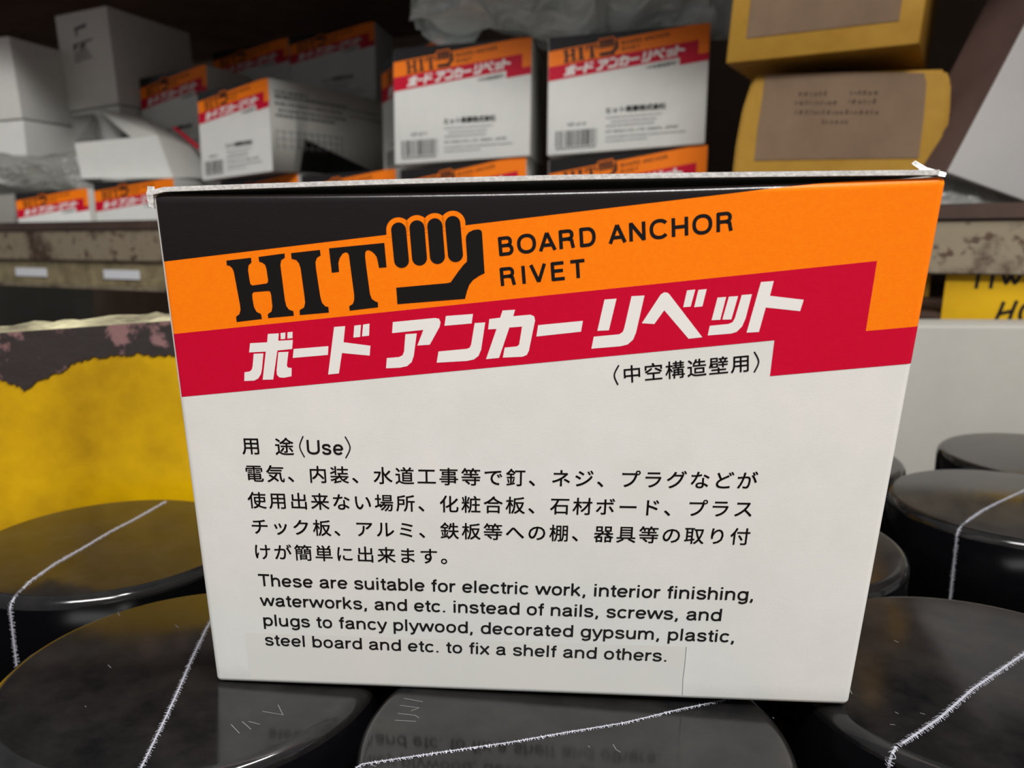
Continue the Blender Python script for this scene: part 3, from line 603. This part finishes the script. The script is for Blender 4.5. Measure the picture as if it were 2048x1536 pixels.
# opened white carton lying with a raised flap
def panel(name, parent, pts, m, th=.6):
    """thick board through 3D points (metres)"""
    o = parent.location; n = (pts[1] - pts[0]).cross(pts[2] - pts[0]).normalized() * th * .001; k = len(pts)
    me = mesh([p - o for p in pts] + [p - o + n for p in pts], [list(range(k))[::-1], list(range(k, 2 * k))] + [[i, (i + 1) % k, (i + 1) % k + k, i + k] for i in range(k)], name)
    bm = bmesh.new(); bm.from_mesh(me); bmesh.ops.recalc_face_normals(bm, faces=bm.faces[:]); bm.to_mesh(me); bm.free()
    return link(name, me, parent, [M[m]])
A_ = at(150, 286, .772); B_ = at(314, 271, .757); C_ = at(346, 356, .757); D_ = at(164, 357, .772); P_ = at(195, 219, .845); Q_ = at(284, 234, .85); R1 = at(262, 275, .762); S_ = at(398, 300, .80); S2 = at(406, 356, .79)
e = empty('opened_carton', (D_.x, D_.y, D_.z)); tag(e, 'opened white carton with a raised flap and a dark gap, lying on the bottom row', 'box')
panel('front_panel', e, [D_, C_, B_, A_], 'paper'); panel('raised_flap', e, [P_, R1, B_, Q_], 'paper_side')
panel('side_panel', e, [B_, C_, S2, S_], 'paper_side'); panel('side_flap', e, [B_, S_, Q_], 'paper_side')
panel('inner_panel', e, [A_, at(186, 282, .80), at(190, 228, .848), at(143, 232, .85)], 'inside')
nrm = (C_ - B_).cross(S_ - B_).normalized(); off = -nrm * .0008 if nrm.y > 0 else nrm * .0008
panel('red_stripe', e, [at(343, 254, .795), at(352, 254, .795), at(397, 290, .78), at(397, 300, .78)], 'red', .2)

# grey crumpled things
def crumple(name, parent_label, cx, cy, y0, hw, hh, amp, m, seed, cat, dep=.02, nx=46, ny=26, drop=0):
    rn = random.Random(seed); from mathutils import noise
    c = at(cx, cy, y0); root = empty(name, c); tag(root, parent_label, cat)
    vs, fs = [], []
    for side in (0, 1):
        for i in range(nx + 1):
            for j in range(ny + 1):
                s = i / nx * 2 - 1; t = j / ny * 2 - 1
                edge = max(0, 1 - abs(s) ** 4) * max(0, 1 - abs(t) ** 4)
                p = Vector((s * hw, 0, t * hh)); q = Vector((s * hw * 40 + seed, t * hh * 40, side * 3.1))
                f1 = noise.noise(q) + .55 * abs(noise.noise(q * 2.3)) + .35 * abs(noise.noise(q * 5.1))
                y = (dep * edge * (1 if side else -1)) + amp * f1
                x = p.x + amp * .8 * noise.noise(q * 1.3 + Vector((9, 0, 0))); z = p.z + amp * .9 * noise.noise(q * 1.1 + Vector((0, 7, 0))) - drop * s * s
                vs.append((x, y, z))
        o = side * (nx + 1) * (ny + 1)
        for i in range(nx):
            for j in range(ny):
                a = o + i * (ny + 1) + j; fs.append([a, a + ny + 1, a + ny + 2, a + 1] if not side else [a, a + 1, a + ny + 2, a + ny + 1])
    return link('crumpled_film', mesh(vs, fs, name, False), root, [M[m]]) and root
M['bag'] = mat('clear_bag_film', '#e9efec', 0.2, 0.9, alpha=0.7)
M['greyfilm'] = mat('grey_film', '#96958f', 0.35, 0.6, alpha=0.85)
crumple('plastic_bag', 'crumpled clear plastic bag lying over the two large upright cartons', 1140, -34, .60, .106, .034, .014, 'bag', 4, 'bag', .022, drop=-.006)
crumple('plastic_sheet', 'grey crumpled plastic sheet on the bottom row at the left edge', 60, 345, .78, .062, .016, .006, 'greyfilm', 9, 'sheet', .01)
crumple('plastic_wrap', 'grey crumpled wrap on the shelf below the leaning white carton', 1990, 392, .415, .040, .0105, .004, 'greyfilm', 14, 'wrap', .008)
sm = topframe((-30, 392), (26, 388), .78, R_(-5), zd); carton('small grey carton at the far left of the bottom row', sm, 60, None, body='grey', group='plain white cartons at the left end', name='plain_carton')

# ochre boxes
y1 = frame((1451, 128), (1838, 88), (1473, -70), .455, R_(-27)); root = carton('upper ochre box with a brown label panel, at the top right', y1, 100, None, body='ybox', group='ochre boxes with brown panels', name='ochre_box')
vs, fs = boxmesh(y1[4] - 19, .5, y1[5] - 12, 9, -.4, 11, .2, 1); put('brown_panel', root, y1, vs, fs, 'kraft')
y2 = frame((1464, 352), (1877, 347), (1505, 152), .462, R_(-25)); O2, U2, V2, N2 = y2[:4]
nP = N2
def loc(fr, px, py):
    r = ray(px, py); P = r * (fr[3].dot(fr[0]) / fr[3].dot(r)) - fr[0]; u, v = fr[1], fr[2]
    a, b, c = u.dot(u), u.dot(v), v.dot(v); p, q_ = P.dot(u), P.dot(v); d = a * c - b * b
    return ((p * c - q_ * b) / d * 1000, (q_ * a - p * b) / d * 1000)
root = empty('ochre_box', O2); tag(root, 'lower ochre box with bulging sides and faded lines on its brown panel', 'box', 'ochre boxes with brown panels')
out = [loc(y2, *p) for p in ((1507, 150), (1700, 143), (1892, 138), (1902, 165), (1899, 230), (1886, 300), (1876, 352), (1670, 350), (1464, 352), (1471, 290), (1484, 220))]
bm = bmesh.new(); vv = [bm.verts.new(U2 * (a * .001) + V2 * (b * .001)) for a, b in out]; fc = bm.faces.new(vv[::-1]); r_ = bmesh.ops.extrude_face_region(bm, geom=[fc])
bmesh.ops.translate(bm, verts=[x for x in r_['geom'] if isinstance(x, bmesh.types.BMVert)], vec=N2 * .09); bmesh.ops.recalc_face_normals(bm, faces=bm.faces[:]); bmesh.ops.bevel(bm, geom=bm.edges[:], offset=.0015, segments=3, affect='EDGES')
me = bpy.data.meshes.new('carton_body'); bm.to_mesh(me); bm.free(); link('carton_body', me, root, [M['ybox']])
lab = [loc(y2, *p) for p in ((1530, 150), (1690, 145), (1849, 146), (1853, 168), (1847, 240), (1837, 316), (1670, 318), (1509, 321), (1515, 260), (1526, 190))]; k = len(lab)
put('brown_panel', root, y2, [(a, -.4, b) for a, b in lab] + [(a, .1, b) for a, b in lab], [list(range(k))[::-1]] + [[i, (i + 1) % k, (i + 1) % k + k, i + k] for i in range(k)], 'kraft')
v3, f3 = [], []; rn = random.Random(5)
for y, x0, x1 in ((192, 1597, 1655), (190, 1700, 1750), (210, 1590, 1668), (208, 1697, 1752), (229, 1590, 1760), (248, 1643, 1690)):
    x = x0
    while x < x1:
        wd = rn.uniform(4, 9); a = loc(y2, x, y); b = loc(y2, x + wd, y - 8 + rn.uniform(-2, 2)); o = len(v3)
        v3 += [(a[0], -.45, a[1]), (b[0], -.45, a[1]), (b[0], -.45, b[1]), (a[0], -.45, b[1])]; f3.append([o, o+1, o+2, o+3]); x += wd + rn.uniform(2, 4)
put('faded_lettering', root, y2, v3, f3, 'faint')
H = (O2.z - zd) * 1000 - 1
f2 = (Vector((O2.x + .004, O2.y + .002, zd)), Vector((1, -.087, 0)).normalized(), Vector((0, 0, 1)), N2, 102, H)
carton('ochre box at the bottom of the pile, hidden behind the standing carton', f2, 85, None, body='ybox', group='ochre boxes with brown panels', name='ochre_box')
# leaning white carton at the right
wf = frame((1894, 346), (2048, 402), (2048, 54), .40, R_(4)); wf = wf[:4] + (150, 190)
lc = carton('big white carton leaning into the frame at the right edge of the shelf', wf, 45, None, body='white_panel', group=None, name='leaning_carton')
vs, fs = boxmesh(.4, 44.4, 189, -.45, .4, .5, .1, 1); M['shade_side'] = mat('shade_toned_carton_side', '#5f4a45', 0.7, 0.2, noise='#53403b', scale=20)  # shade on the carton's left side, put into the colour as dark brown
put('side_face', lc, wf, vs, fs, 'shade_side')['label'] = 'shaded side of the white carton, its shade painted in brown'

# ------------------------------------------------------------------ yellow crate on the left
ya = R_(10); yo = Vector((-.0945, .2325, 0)); yu = Vector((math.cos(ya), math.sin(ya), 0)); yn = Vector((-math.sin(ya), math.cos(ya), 0))
yf = (yo, yu, Vector((0, 0, 1)), yn)
crate = empty('yellow_crate', yo); tag(crate, 'yellow painted crate with a brown peeling rim, at the left behind the capped cans', 'crate')
T0 = [loc(yf, *p) for p in ((-80, 671), (0, 666), (350, 641), (500, 631))]
slope = (T0[2][1] - T0[1][1]) / (T0[2][0] - T0[1][0]); ztop = lambda x: T0[1][1] + slope * (x - T0[1][0])
xl, xr = -75, 75
def prism(name, pts, y0, y1, m, lab=None):
    """pts (x,z) polygon extruded in depth"""
    k = len(pts); v, f = fill([pts]); vs = [(a, y0, b) for a, b in v] + [(a, y1, b) for a, b in v]
    fs = [q_[::-1] if False else q_ for q_ in f] + [[i + k for i in q_[::-1]] for q_ in f] + [[i, i + k, (i + 1) % k + k, (i + 1) % k] for i in range(k)]
    o = put(name, crate, yf, vs, fs, m)
    bm = bmesh.new(); bm.from_mesh(o.data); bmesh.ops.recalc_face_normals(bm, faces=bm.faces[:]); bm.to_mesh(o.data); bm.free()
    if lab: o['label'] = lab
    return o
prism('front_board', [(xl, -255), (xr, -255), (xr, ztop(xr) - .4), (xl, ztop(xl) - .4)], 0, 16, 'yellow')
low = [loc(yf, *p) for p in ((-60, 752), (0, 757), (16, 763), (34, 770), (48, 779), (62, 771), (78, 760), (98, 754), (117, 744), (134, 738), (148, 724), (162, 722), (176, 716), (204, 713), (234, 708), (258, 710), (273, 706), (310, 711), (344, 709), (380, 708), (460, 700))]
jag = []; rn = random.Random(11)
for a, b in zip(low, low[1:]):
    for t in range(5): jag.append((a[0] + (b[0] - a[0]) * t / 5, a[1] + (b[1] - a[1]) * t / 5 + rn.uniform(-.45, .45)))
prism('peeling_rim', jag + [(jag[-1][0] + .1, ztop(xr)), (xr, ztop(xr)), (xl, ztop(xl)), (xl, jag[0][1])][1:], -.45, 0, 'peel', 'dark brown paint flaking off the yellow')
# bright ledge with film
vs = []; fs = []; n = 60
for i in range(n + 1):
    x = xl + (xr - xl) * i / n
    for y, h in ((-.3, 0), (4, rn.uniform(0, .9)), (9, rn.uniform(.1, 1.3)), (14, rn.uniform(0, 1.4)), (17, 0)): vs.append((x, y, ztop(x) + .05 + h))
for i in range(n):
    for j in range(4): fs.append([i * 5 + j, (i + 1) * 5 + j, (i + 1) * 5 + j + 1, i * 5 + j + 1])
put('ledge_film', crate, yf, vs, fs, 'cream')
for x, dx in ((xl, -16), (xr, 0)):
    vs, fs = boxmesh(16, 60, 254 + ztop(x), x + dx, .5, -255, .5); put('side_board', crate, yf, vs, fs, 'yellow')

# ------------------------------------------------------------------ grey panel carton and tag at the right
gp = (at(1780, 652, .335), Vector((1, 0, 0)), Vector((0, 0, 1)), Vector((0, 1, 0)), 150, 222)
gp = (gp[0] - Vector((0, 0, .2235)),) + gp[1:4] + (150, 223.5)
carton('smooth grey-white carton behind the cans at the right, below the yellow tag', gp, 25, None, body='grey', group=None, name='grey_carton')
tf_ = (BO + BU * 0 + BN * .0022, BU, Vector((0, 0, 1)), BN)
pts = [loc(tf_, *p) for p in ((1894, 540), (2100, 540), (2100, 664), (1878, 664))]
tg = put('shelf_tag', None, (Vector((0, 0, 0)),) + tf_[1:4], [(a, -.15, b) for a, b in pts] + [(a, .15, b) for a, b in pts], [[0, 3, 2, 1], [4, 5, 6, 7], [0, 1, 5, 4], [1, 2, 6, 5], [2, 3, 7, 6], [3, 0, 4, 7]], 'tagy')
tg.location = tf_[0]; tag(tg, 'yellow paper tag with black handwriting hanging from the rusty beam', 'tag')
v, f = [], []
for s_ in ([(1958, 545), (1952, 577)], [(1987, 545), (1981, 577)], [(2006, 545), (2012, 566), (2022, 550), (2030, 566), (2044, 545)],
          [(2008, 603), (1999, 625), (1988, 648)], [(2034, 601), (2025, 622), (2016, 647)], [(1998, 628), (2026, 621)],
          [(2058, 606), (2046, 614), (2040, 630), (2044, 643), (2056, 640), (2066, 625), (2058, 606)]):
    ribbon(spl([loc(tf_, *p) for p in s_]), 1.5, v, f)
o = put('handwriting', tg, (Vector((0, 0, 0)),) + tf_[1:4], [(a, -.3, b) for a, b in v], f, 'marker')
